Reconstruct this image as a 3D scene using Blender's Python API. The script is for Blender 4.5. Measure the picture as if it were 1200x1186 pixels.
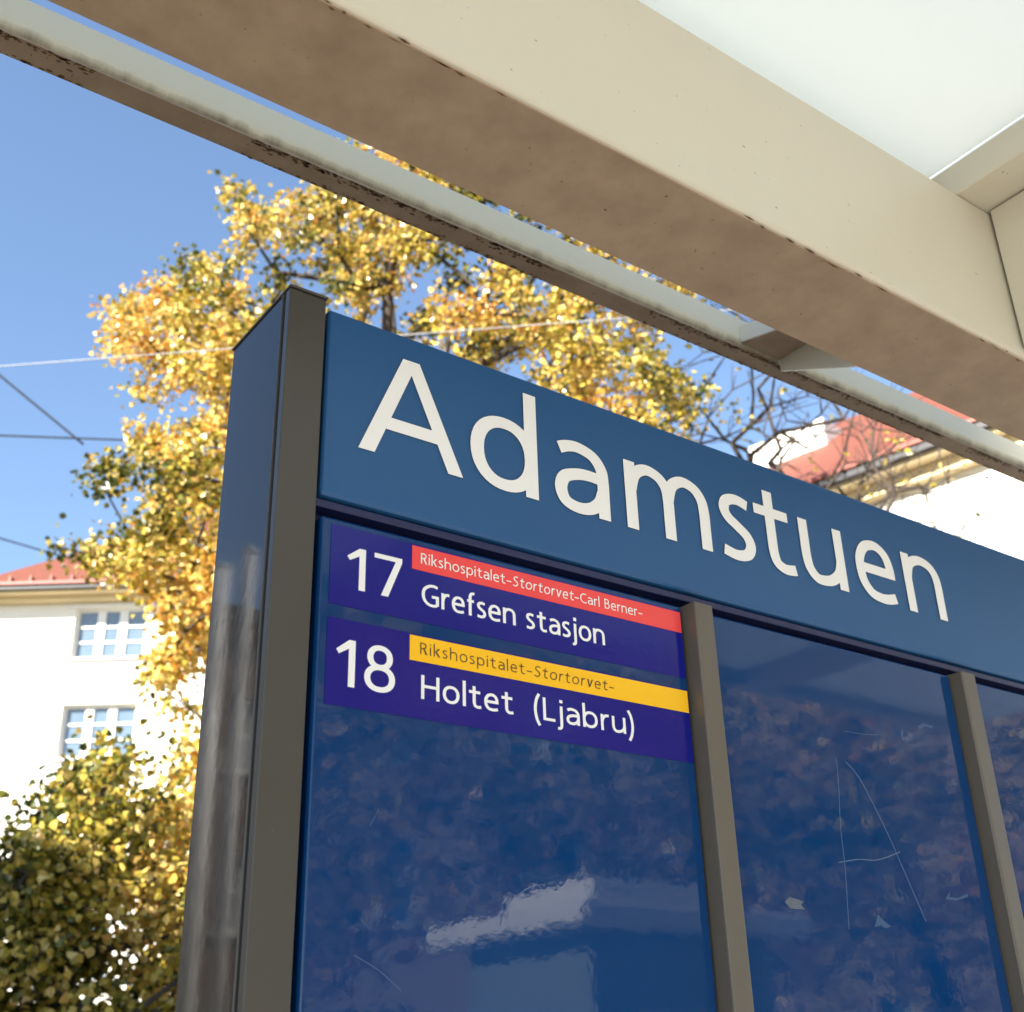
import bpy, bmesh, math, random
from mathutils import Vector, Matrix, noise

# ------------------------------------------------------------------ scene, camera, light
sc = bpy.context.scene
for o in list(bpy.data.objects):
    bpy.data.objects.remove(o)
EYE = 1.65
YAW, PITCH, ROLL, FPX = 0.63529, 0.44743, -0.02832, 1392.9
FWD = Vector((math.sin(YAW)*math.cos(PITCH), math.cos(YAW)*math.cos(PITCH), math.sin(PITCH)))
RGT0 = Vector((math.cos(YAW), -math.sin(YAW), 0))
UP0 = RGT0.cross(FWD)
RGT = RGT0*math.cos(ROLL) + UP0*math.sin(ROLL)
UPV = UP0*math.cos(ROLL) - RGT0*math.sin(ROLL)
cam = bpy.data.cameras.new('camera')
cam_o = bpy.data.objects.new('camera', cam)
sc.collection.objects.link(cam_o)
M4 = Matrix((RGT, UPV, -FWD)).transposed().to_4x4()
M4.translation = Vector((0, 0, EYE))
cam_o.matrix_world = M4
cam.sensor_fit = 'HORIZONTAL'; cam.sensor_width = 36; cam.lens = FPX/1200*36
cam.clip_start = 0.05; cam.clip_end = 3000
cam.dof.use_dof = True; cam.dof.focus_distance = 1.45; cam.dof.aperture_fstop = cam.lens/5.0
sc.camera = cam_o
sc.render.resolution_x = 1024; sc.render.resolution_y = 1012

SUN_AZ = Vector((-0.975, -0.22, 0)).normalized()
SUN_EL = math.radians(31)
w = bpy.data.worlds.new('World'); sc.world = w; w.use_nodes = True
nt = w.node_tree
sky = nt.nodes.new('ShaderNodeTexSky'); sky.sky_type = 'NISHITA'; sky.sun_disc = False
sky.sun_elevation = SUN_EL; sky.sun_rotation = math.atan2(SUN_AZ.x, SUN_AZ.y)
sky.air_density = 1.0; sky.dust_density = 0.3; sky.ozone_density = 2.0
bg = nt.nodes['Background']; bg.inputs[1].default_value = 0.085
nt.links.new(sky.outputs[0], bg.inputs[0])
sl = bpy.data.lights.new('sun', 'SUN'); sl.energy = 5.0; sl.angle = math.radians(0.5); sl.color = (1, 0.93, 0.82)
so = bpy.data.objects.new('sun', sl); sc.collection.objects.link(so)
sdir = SUN_AZ*math.cos(SUN_EL) + Vector((0, 0, math.sin(SUN_EL)))
so.rotation_euler = sdir.to_track_quat('Z', 'Y').to_euler()
sc.view_settings.view_transform = 'Standard'; sc.view_settings.look = 'None'
sc.view_settings.exposure = 1.88; sc.view_settings.gamma = 1

# ------------------------------------------------------------------ helpers
C = sc.collection
def ray(x, y):
    return FWD + RGT*((x-600)/FPX) - UPV*((y-593)/FPX)
def at_y(x, y, Y):
    d = ray(x, y); d = d*(Y/d.y); return d + Vector((0, 0, EYE))
def at_h(x, y, D):                       # D metres away over the ground
    d = ray(x, y); d = d*(D/math.hypot(d.x, d.y)); return d + Vector((0, 0, EYE))
def at_plane(x, y, p0, n):
    d = ray(x, y); o = Vector((0, 0, EYE)); return o + d*((p0-o).dot(n)/d.dot(n))

def empty(name, loc, label=None, cat=None, group=None):
    o = bpy.data.objects.new(name, None); C.objects.link(o); o.location = loc
    o.empty_display_size = 0.1
    if label: tag(o, label, cat, group)
    return o
def tag(o, label=None, cat=None, group=None, kind=None):
    if label: o['label'] = label
    if cat: o['category'] = cat
    if group: o['group'] = group
    if kind: o['kind'] = kind
    return o
def link_mesh(name, me, mat, parent=None):
    if mat is not None and not me.materials:
        for m in (mat if isinstance(mat, (list, tuple)) else [mat]): me.materials.append(m)
    o = bpy.data.objects.new(name, me); C.objects.link(o)
    if parent:
        o.parent = parent
        base = parent; off = Vector((0, 0, 0))
        while base: off += base.location; base = base.parent
        o.location = -off               # meshes are written in world coordinates
    return o
def from_data(name, vs, fs, mat, parent=None, smooth=False):
    me = bpy.data.meshes.new(name); me.from_pydata([tuple(v) for v in vs], [], fs); me.update()
    if smooth: me.shade_smooth()
    return link_mesh(name, me, mat, parent)
def box(name, x0, x1, y0, y1, z0, z1, mat, parent=None, bevel=0.0, seg=2):
    bm = bmesh.new()
    bmesh.ops.create_cube(bm, size=1, matrix=Matrix.Translation(((x0+x1)/2, (y0+y1)/2, (z0+z1)/2)) @ Matrix.Diagonal((x1-x0, y1-y0, z1-z0, 1)))
    if bevel:
        bmesh.ops.bevel(bm, geom=bm.edges[:], offset=bevel, segments=seg, profile=0.5, affect='EDGES')
    me = bpy.data.meshes.new(name); bm.to_mesh(me); bm.free()
    if bevel and seg > 1:            # flat faces keep their own normal, only the rounded arris is smooth
        me.shade_smooth(); best = [0.0]*len(me.vertices); nor = [Vector((0, 0, 1))]*len(me.vertices)
        for f in me.polygons:
            for v in f.vertices:
                if f.area > best[v]: best[v] = f.area; nor[v] = f.normal.copy()
        me.normals_split_custom_set_from_vertices([tuple(v) for v in nor])
    return link_mesh(name, me, mat, parent)
def prism(name, poly, ax, a0, a1, mat, parent=None):
    """poly of 2D points in the plane normal to axis ax ('x' or 'y'), extruded a0..a1"""
    n = len(poly)
    f = (lambda p, a: (a, p[0], p[1])) if ax == 'x' else (lambda p, a: (p[0], a, p[1]))
    vs = [f(p, a0) for p in poly] + [f(p, a1) for p in poly]
    fs = [list(range(n)), list(range(2*n-1, n-1, -1))] + [[i, i+n, (i+1) % n+n, (i+1) % n] for i in range(n)]
    o = from_data(name, vs, fs, mat, parent)
    bm = bmesh.new(); bm.from_mesh(o.data); bmesh.ops.recalc_face_normals(bm, faces=bm.faces); bm.to_mesh(o.data); bm.free()
    return o
def tube_into(vs, fs, p, q, r0, r1, n=6):
    d = (q-p)
    if d.length < 1e-6: return
    d.normalize(); a = d.orthogonal().normalized(); b = d.cross(a); k = len(vs)
    for c, r in ((p, r0), (q, r1)):
        for i in range(n):
            t = 2*math.pi*i/n; vs.append(c + a*(math.cos(t)*r) + b*(math.sin(t)*r))
    for i in range(n): fs.append((k+i, k+(i+1) % n, k+n+(i+1) % n, k+n+i))
    fs.append(tuple(k+n+i for i in range(n)))
def path_tube(name, pts, radii, mat, parent=None, n=10):
    vs = []; fs = []; m = len(pts)
    for j, p in enumerate(pts):
        d = (pts[min(j+1, m-1)]-pts[max(j-1, 0)]).normalized()
        a = d.cross(Vector((0.13, 0.2, 1)) if abs(d.z) < 0.95 else Vector((1, 0, 0))).normalized(); b = d.cross(a)
        for i in range(n):
            t = 2*math.pi*i/n; vs.append(p + (a*math.cos(t)+b*math.sin(t))*radii[j])
    for j in range(m-1):
        for i in range(n): fs.append((j*n+i, j*n+(i+1) % n, (j+1)*n+(i+1) % n, (j+1)*n+i))
    fs.append(tuple(range(n))[::-1]); fs.append(tuple((m-1)*n+i for i in range(n)))
    return from_data(name, vs, fs, mat, parent, True)

# ------------------------------------------------------------------ materials
def mat(name, col, rough=0.5, metal=0.0, spec=0.5, noise_amt=0.0, noise_scale=8, col2=None, bump=0.0, bump_scale=60, coat=0.0, rough_var=0.0):
    m = bpy.data.materials.new(name); m.use_nodes = True
    n = m.node_tree; b = n.nodes['Principled BSDF']
    b.inputs['Base Color'].default_value = (*col, 1); b.inputs['Roughness'].default_value = rough
    b.inputs['Metallic'].default_value = metal; b.inputs['Specular IOR Level'].default_value = spec
    if coat: b.inputs['Coat Weight'].default_value = coat; b.inputs['Coat Roughness'].default_value = 0.04
    tc = n.nodes.new('ShaderNodeTexCoord')
    if noise_amt:
        t = n.nodes.new('ShaderNodeTexNoise'); t.inputs['Scale'].default_value = noise_scale; t.inputs['Detail'].default_value = 8; t.inputs['Roughness'].default_value = 0.65
        n.links.new(tc.outputs['Object'], t.inputs['Vector'])
        r = n.nodes.new('ShaderNodeMapRange'); r.inputs['From Min'].default_value = 0.35; r.inputs['From Max'].default_value = 0.7
        r.inputs['To Max'].default_value = noise_amt
        n.links.new(t.outputs['Fac'], r.inputs['Value'])
        x = n.nodes.new('ShaderNodeMix'); x.data_type = 'RGBA'
        x.inputs['A'].default_value = (*col, 1); x.inputs['B'].default_value = (*(col2 or [c*0.5 for c in col]), 1)
        n.links.new(r.outputs['Result'], x.inputs['Factor']); n.links.new(x.outputs['Result'], b.inputs['Base Color'])
        if rough_var:
            r2 = n.nodes.new('ShaderNodeMapRange'); r2.inputs['From Min'].default_value = 0.3; r2.inputs['From Max'].default_value = 0.75
            r2.inputs['To Min'].default_value = rough; r2.inputs['To Max'].default_value = rough+rough_var
            n.links.new(t.outputs['Fac'], r2.inputs['Value']); n.links.new(r2.outputs['Result'], b.inputs['Roughness'])
    if bump:
        t2 = n.nodes.new('ShaderNodeTexNoise'); t2.inputs['Scale'].default_value = bump_scale; t2.inputs['Detail'].default_value = 4
        n.links.new(tc.outputs['Object'], t2.inputs['Vector'])
        bp = n.nodes.new('ShaderNodeBump'); bp.inputs['Strength'].default_value = bump; bp.inputs['Distance'].default_value = 0.002
        n.links.new(t2.outputs['Fac'], bp.inputs['Height']); n.links.new(bp.outputs['Normal'], b.inputs['Normal'])
    return m
def speckle(m, col, scale, lo, hi, amount=1.0, stretch=None):
    """sparse dirt dots over whatever colour feeds the shader"""
    n = m.node_tree; b = n.nodes['Principled BSDF']; inp = b.inputs['Base Color']
    tc = n.nodes.new('ShaderNodeTexCoord'); t = n.nodes.new('ShaderNodeTexNoise')
    t.inputs['Scale'].default_value = scale; t.inputs['Detail'].default_value = 3
    if stretch:
        mp = n.nodes.new('ShaderNodeMapping'); mp.inputs['Scale'].default_value = stretch
        n.links.new(tc.outputs['Object'], mp.inputs['Vector']); n.links.new(mp.outputs['Vector'], t.inputs['Vector'])
    else: n.links.new(tc.outputs['Object'], t.inputs['Vector'])
    r = n.nodes.new('ShaderNodeMapRange'); r.inputs['From Min'].default_value = lo; r.inputs['From Max'].default_value = hi; r.inputs['To Max'].default_value = amount
    n.links.new(t.outputs['Fac'], r.inputs['Value'])
    x = n.nodes.new('ShaderNodeMix'); x.data_type = 'RGBA'; x.inputs['B'].default_value = (*col, 1)
    if inp.is_linked: n.links.new(inp.links[0].from_socket, x.inputs['A'])
    else: x.inputs['A'].default_value = inp.default_value
    n.links.new(r.outputs['Result'], x.inputs['Factor']); n.links.new(x.outputs['Result'], inp)

HEAD = mat('header_blue', (0.013, 0.082, 0.225), 0.32, spec=0.4, noise_amt=0.25, noise_scale=5, col2=(0.017, 0.090, 0.235), bump=0.06, bump_scale=420, rough_var=0.08)
speckle(HEAD, (0.15, 0.2, 0.28), 160, 0.74, 0.78, 0.7)
PANEL = mat('panel_blue', (0.0015, 0.038, 0.145), 0.022, spec=0.4, noise_amt=0.4, noise_scale=3, col2=(0.0015, 0.033, 0.13), bump=0.03, bump_scale=70)
FRAME_BLUE = mat('frame_blue', (0.006, 0.012, 0.07), 0.3)
PLATE = mat('plate_ultramarine', (0.004, 0.007, 0.20), 0.08, spec=0.35, noise_amt=0.5, noise_scale=7, col2=(0.010, 0.006, 0.17), bump=0.10, bump_scale=130)
RED = mat('red_film', (0.78, 0.055, 0.06), 0.25, noise_amt=0.3, noise_scale=6, col2=(0.85, 0.08, 0.05))
YEL = mat('yellow_film', (0.90, 0.50, 0.008), 0.25, noise_amt=0.3, noise_scale=6, col2=(0.85, 0.46, 0.02))
WHITE = mat('letter_white', (0.82, 0.83, 0.83), 0.4, noise_amt=0.3, noise_scale=30, col2=(0.76, 0.76, 0.75))
EDGE = mat('letter_edge', (0.03, 0.05, 0.08), 0.5)
BROWN_INK = mat('brown_ink', (0.08, 0.035, 0.02), 0.4)
POST = mat('post_grey', (0.055, 0.053, 0.046), 0.38, noise_amt=0.35, noise_scale=14, col2=(0.045, 0.042, 0.037), bump=0.05, bump_scale=300)
speckle(POST, (0.25, 0.24, 0.22), 110, 0.75, 0.79, 0.6)
SIDE = mat('post_side_gloss', (0.012, 0.012, 0.015), 0.035, spec=0.25, noise_amt=0.3, noise_scale=9, col2=(0.016, 0.015, 0.018), bump=0.012, bump_scale=60, rough_var=0.04)
DARK = mat('groove_dark', (0.012, 0.012, 0.014), 0.5)
DIVM = mat('divider_bronze', (0.115, 0.103, 0.085), 0.36, noise_amt=0.4, noise_scale=12, col2=(0.09, 0.08, 0.065), bump=0.04, bump_scale=250)
speckle(DIVM, (0.35, 0.33, 0.30), 90, 0.76, 0.79, 0.7)
SCR = mat('scratch_pale', (0.10, 0.17, 0.30), 0.6)
REM = mat('glue_residue', (0.10, 0.12, 0.15), 0.6, noise_amt=0.5, noise_scale=200, col2=(0.06, 0.10, 0.18))
CREAM = mat('cream_paint', (0.60, 0.57, 0.475), 0.35, noise_amt=0.35, noise_scale=3.5, col2=(0.55, 0.50, 0.39), bump=0.12, bump_scale=45)
speckle(CREAM, (0.10, 0.065, 0.035), 120, 0.735, 0.78, 0.85)
SHADE_GRIME = mat('shaded_grimy_paint', (0.36, 0.265, 0.175), 0.55, noise_amt=0.8, noise_scale=17, col2=(0.25, 0.175, 0.11), bump=0.15, bump_scale=60)  # cream darkened to brown for underside shade, mottled with grime
speckle(SHADE_GRIME, (0.05, 0.03, 0.018), 95, 0.70, 0.76, 0.9)
RUST = mat('rust_stain', (0.16, 0.085, 0.035), 0.8, noise_amt=0.7, noise_scale=60, col2=(0.06, 0.035, 0.02))

GUTM = mat('gutter_paint', (0.66, 0.60, 0.42), 0.35, noise_amt=0.3, noise_scale=4, col2=(0.60, 0.53, 0.36))
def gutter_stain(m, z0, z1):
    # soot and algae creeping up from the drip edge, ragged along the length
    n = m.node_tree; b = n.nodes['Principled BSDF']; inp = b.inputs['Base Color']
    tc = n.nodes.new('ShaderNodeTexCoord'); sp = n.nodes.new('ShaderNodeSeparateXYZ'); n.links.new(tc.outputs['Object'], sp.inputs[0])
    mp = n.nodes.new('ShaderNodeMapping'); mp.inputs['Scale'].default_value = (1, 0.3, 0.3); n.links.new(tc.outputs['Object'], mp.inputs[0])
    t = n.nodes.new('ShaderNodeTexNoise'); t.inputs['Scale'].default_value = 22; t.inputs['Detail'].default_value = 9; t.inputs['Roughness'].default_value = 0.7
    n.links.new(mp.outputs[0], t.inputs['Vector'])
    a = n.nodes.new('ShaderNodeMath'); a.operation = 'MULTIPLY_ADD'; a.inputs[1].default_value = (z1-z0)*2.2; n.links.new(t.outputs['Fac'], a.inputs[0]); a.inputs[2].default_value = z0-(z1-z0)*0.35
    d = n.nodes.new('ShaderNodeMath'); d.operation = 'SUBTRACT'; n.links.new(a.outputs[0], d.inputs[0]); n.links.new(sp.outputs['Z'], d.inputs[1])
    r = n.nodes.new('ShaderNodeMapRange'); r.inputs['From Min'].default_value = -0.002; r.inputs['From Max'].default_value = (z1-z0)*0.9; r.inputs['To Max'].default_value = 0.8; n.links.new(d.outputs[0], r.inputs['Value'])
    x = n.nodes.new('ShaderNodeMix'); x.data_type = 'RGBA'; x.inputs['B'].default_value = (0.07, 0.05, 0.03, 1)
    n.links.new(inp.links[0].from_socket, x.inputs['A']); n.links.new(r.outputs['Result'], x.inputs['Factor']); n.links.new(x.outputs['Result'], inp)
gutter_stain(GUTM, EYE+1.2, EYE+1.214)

def glass_roof_mat():
    m = bpy.data.materials.new('frosted_roof_glass'); m.use_nodes = True; n = m.node_tree
    out = n.nodes['Material Output']; p = n.nodes['Principled BSDF']
    p.inputs['Base Color'].default_value = (0.78, 0.82, 0.81, 1); p.inputs['Roughness'].default_value = 0.35
    t = n.nodes.new('ShaderNodeBsdfTranslucent'); mx = n.nodes.new('ShaderNodeMixShader'); mx.inputs[0].default_value = 0.36
    tc = n.nodes.new('ShaderNodeTexCoord'); ns = n.nodes.new('ShaderNodeTexNoise'); ns.inputs['Scale'].default_value = 1.3; ns.inputs['Detail'].default_value = 6
    cr = n.nodes.new('ShaderNodeMix'); cr.data_type = 'RGBA'
    cr.inputs['A'].default_value = (0.82, 0.90, 0.89, 1); cr.inputs['B'].default_value = (0.86, 0.87, 0.88, 1)
    n.links.new(tc.outputs['Object'], ns.inputs['Vector']); n.links.new(ns.outputs['Fac'], cr.inputs['Factor'])
    n.links.new(cr.outputs['Result'], t.inputs['Color'])
    n.links.new(p.outputs[0], mx.inputs[1]); n.links.new(t.outputs[0], mx.inputs[2]); n.links.new(mx.outputs[0], out.inputs[0])
    return m
ROOFGLASS = glass_roof_mat()
def leaf_mat(name, cols, trans=0.24):
    m = bpy.data.materials.new(name); m.use_nodes = True; n = m.node_tree
    out = n.nodes['Material Output']; p = n.nodes['Principled BSDF']; p.inputs['Roughness'].default_value = 0.3
    at = n.nodes.new('ShaderNodeAttribute'); at.attribute_name = 'hue'
    cr = n.nodes.new('ShaderNodeValToRGB'); e = cr.color_ramp.elements
    while len(e) < len(cols): e.new(0.5)
    for i, (pos, c) in enumerate(cols): e[i].position = pos; e[i].color = (*c, 1)
    n.links.new(at.outputs['Fac'], cr.inputs['Fac']); n.links.new(cr.outputs['Color'], p.inputs['Base Color'])
    t = n.nodes.new('ShaderNodeBsdfTranslucent'); n.links.new(cr.outputs['Color'], t.inputs['Color'])
    mx = n.nodes.new('ShaderNodeMixShader'); mx.inputs[0].default_value = trans
    n.links.new(p.outputs[0], mx.inputs[1]); n.links.new(t.outputs[0], mx.inputs[2]); n.links.new(mx.outputs[0], out.inputs[0])
    return m
LEAF = leaf_mat('autumn_leaves', [(0.0, (0.04, 0.055, 0.01)), (0.3, (0.18, 0.17, 0.02)), (0.52, (0.54, 0.40, 0.06)), (0.8, (0.74, 0.56, 0.18)), (1.0, (0.62, 0.30, 0.05))])
BARK = mat('bark', (0.055, 0.04, 0.03), 0.9, noise_amt=0.6, noise_scale=20, col2=(0.025, 0.02, 0.017), bump=0.5, bump_scale=30)
STUCCO = mat('white_stucco', (0.80, 0.77, 0.70), 0.85, noise_amt=0.3, noise_scale=1.5, col2=(0.72, 0.69, 0.61), bump=0.3, bump_scale=90)
CORNICE = mat('ochre_cornice', (0.62, 0.50, 0.30), 0.8, noise_amt=0.3, noise_scale=2, col2=(0.52, 0.40, 0.22))
ROOFM = mat('red_roof', (0.17, 0.05, 0.026), 0.7, noise_amt=0.8, noise_scale=9, col2=(0.12, 0.032, 0.018))
ROOFE = mat('red_eave_metal', (0.26, 0.06, 0.04), 0.5, noise_amt=0.3, noise_scale=6, col2=(0.3, 0.07, 0.04))
WFRAME = mat('window_white', (0.78, 0.77, 0.74), 0.5, noise_amt=0.2, noise_scale=4)
PANE = mat('window_glass', (0.10, 0.15, 0.20), 0.05, spec=0.8, noise_amt=0.4, noise_scale=2, col2=(0.16, 0.20, 0.24))
BUILD = mat('warm_brick_building', (0.42, 0.33, 0.25), 0.85, noise_amt=0.4, noise_scale=3, col2=(0.33, 0.25, 0.18))
BRICKD = mat('dark_brick', (0.17, 0.12, 0.10), 0.85, noise_amt=0.5, noise_scale=4, col2=(0.11, 0.08, 0.07))
WIRE_D = mat('wire_dark', (0.03, 0.03, 0.035), 0.5)
WIRE_L = mat('wire_pale', (0.55, 0.55, 0.54), 0.35, noise_amt=0.2, noise_scale=3)
MASTM = mat('mast_pale_grey', (0.78, 0.77, 0.74), 0.45, noise_amt=0.3, noise_scale=3, col2=(0.68, 0.67, 0.64))
ASPH = mat('asphalt', (0.055, 0.055, 0.057), 0.9, noise_amt=0.5, noise_scale=12, col2=(0.04, 0.04, 0.042), bump=0.4, bump_scale=120)
PAVE = mat('paving', (0.36, 0.33, 0.29), 0.85, noise_amt=0.4, noise_scale=4, col2=(0.28, 0.26, 0.23), bump=0.3, bump_scale=60)
GROUND = mat('ground_earth', (0.16, 0.14, 0.10), 0.95, noise_amt=0.6, noise_scale=0.7, col2=(0.10, 0.11, 0.05), bump=0.5, bump_scale=20)
STEEL = mat('rail_steel', (0.3, 0.29, 0.28), 0.3, metal=1.0, noise_amt=0.3, noise_scale=20)

# ------------------------------------------------------------------ ground
def sheet(name, x0, x1, y0, y1, z, m):
    return tag(from_data(name, [(x0, y0, z), (x1, y0, z), (x1, y1, z), (x0, y1, z)], [(0, 1, 2, 3)], m), kind='structure')
sheet('ground', -600, 600, -600, 600, -0.14, GROUND)
sheet('road', -80, 80, 2.4, 9.0, -0.13, ASPH)
tag(box('pavement', -40, 40, -14, 2.25, -0.138, 0.0, PAVE), kind='structure')
tag(box('kerb', -40, 40, 2.252, 2.4, -0.139, 0.004, mat('kerb_granite', (0.3, 0.29, 0.28), 0.8, noise_amt=0.4, noise_scale=30), None, 0.01, 1), kind='structure')
for y, lb in ((4.2, 'steel tram rail in the asphalt beside the kerb'), (5.64, 'steel tram rail in the asphalt farther from the kerb')):
    tag(box('tram_rail', -80, 80, y, y+0.07, -0.134, -0.122, STEEL), lb, 'rail', 'tram rails in the road')

# ------------------------------------------------------------------ station sign
SX0 = 0.442
sign = empty('station_sign', (1.3, 1.07, 0), 'blue tram stop sign with white name header, route plates and grey posts', 'sign')
def post(x0, x1, outer):
    p = box('post', x0, x1, 1.0, 1.147, 0, EYE+0.783, SIDE, sign, 0.003, 2)
    if outer < 0:
        box('front_cover', x0-0.0006, x1-0.001, 0.9935, 1.0062, 0.0, EYE+0.7822, POST, p, 0.0022, 2)
        box('groove', x0-0.0004, x0+0.004, 1.0064, 1.0086, 0.0, EYE+0.780, DARK, p)
        box('edge_strip', x0-0.0022, x0+0.004, 1.0088, 1.0115, 0.0, EYE+0.7815, POST, p, 0.0008, 1)
    else:
        box('front_cover', x0+0.001, x1+0.0006, 0.9935, 1.0062, 0.0, EYE+0.7822, POST, p, 0.0022, 2)
    box('cap', x0-0.0015, x1+0.0012, 0.992, 1.1486, EYE+0.7832, EYE+0.7860, POST, p, 0.001, 1)
    return p
post(SX0, 0.4865, -1)
post(2.135, 2.180, 1)
box('backing_frame', 0.4872, 2.1348, 1.024, 1.118, 0.55, EYE+0.765, FRAME_BLUE, sign)
box('back_cover', 0.4876, 2.1344, 1.1185, 1.14, 0.55, EYE+0.776, PANEL, sign, 0.004, 2)
header = box('header_panel', 0.492, 2.131, 1.0, 1.022, EYE+0.5475, EYE+0.777, HEAD, sign, 0.004, 3)
rail = box('header_lower_lip', 0.490, 2.131, 1.006, 1.0235, EYE+0.536, EYE+0.5452, FRAME_BLUE, sign, 0.002, 2)
PX = [(0.4945, 0.9955), (1.0335, 1.5395), (1.5785, 2.132)]
panels = []
for i, (a, b) in enumerate(PX):
    p = box('panel', a, b, 1.0, 1.021, 0.60, EYE+0.5245, PANEL, sign, 0.0045, 3)
    panels.append(p)
for a, b in ((0.9985, 1.0305), (1.5425, 1.5755)):
    d = box('divider', a, b, 0.980, 1.0235, 0.56, EYE+0.5265, DIVM, sign, 0.003, 2)
box('bottom_rail', 0.4872, 2.1348, 0.998, 1.12, 0.50, 0.548, POST, sign, 0.003, 2)

# --- lettering: glyphs as pen strokes; units: 1 = 1 mm of the header letters
def cr_spline(pts, n=7):
    if len(pts) < 3: return pts
    P = [pts[0]] + list(pts) + [pts[-1]]; out = []
    for i in range(1, len(P)-2):
        p0, p1, p2, p3 = P[i-1], P[i], P[i+1], P[i+2]
        for k in range(n):
            t = k/n
            out.append(tuple(0.5*((2*p1[j]) + (-p0[j]+p2[j])*t + (2*p0[j]-5*p1[j]+4*p2[j]-p3[j])*t*t + (-p0[j]+3*p1[j]-3*p2[j]+p3[j])*t**3) for j in (0, 1)))
    out.append(pts[-1]); return out
def ell(cx, cz, rx, rz, n=40):
    # slightly superelliptic, like a humanist sans bowl
    o = []
    for i in range(n+1):
        t = 2*math.pi*i/n; c, s = math.cos(t), math.sin(t); e = 0.92
        o.append((cx+rx*math.copysign(abs(c)**e, c), cz+rz*math.copysign(abs(s)**e, s)))
    return o
def S(*p): return ('s', cr_spline(list(p)))
def L(*p): return ('s', list(p))
def E(*a): return ('e', ell(*a))
def Pg(*p): return ('p', list(p))
def stem(x, z0, z1): return ('v', (x, z0, z1))
def bar(x0, x1, z): return ('h', (x0, x1, z))
def dot(x): return ('d', (x, 124))
N_ARCH = ((9.5, 58), (19, 80), (41, 90), (65, 86.5), (78.5, 74), (82.5, 56), (82.5, 28), (82.5, 0))
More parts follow.
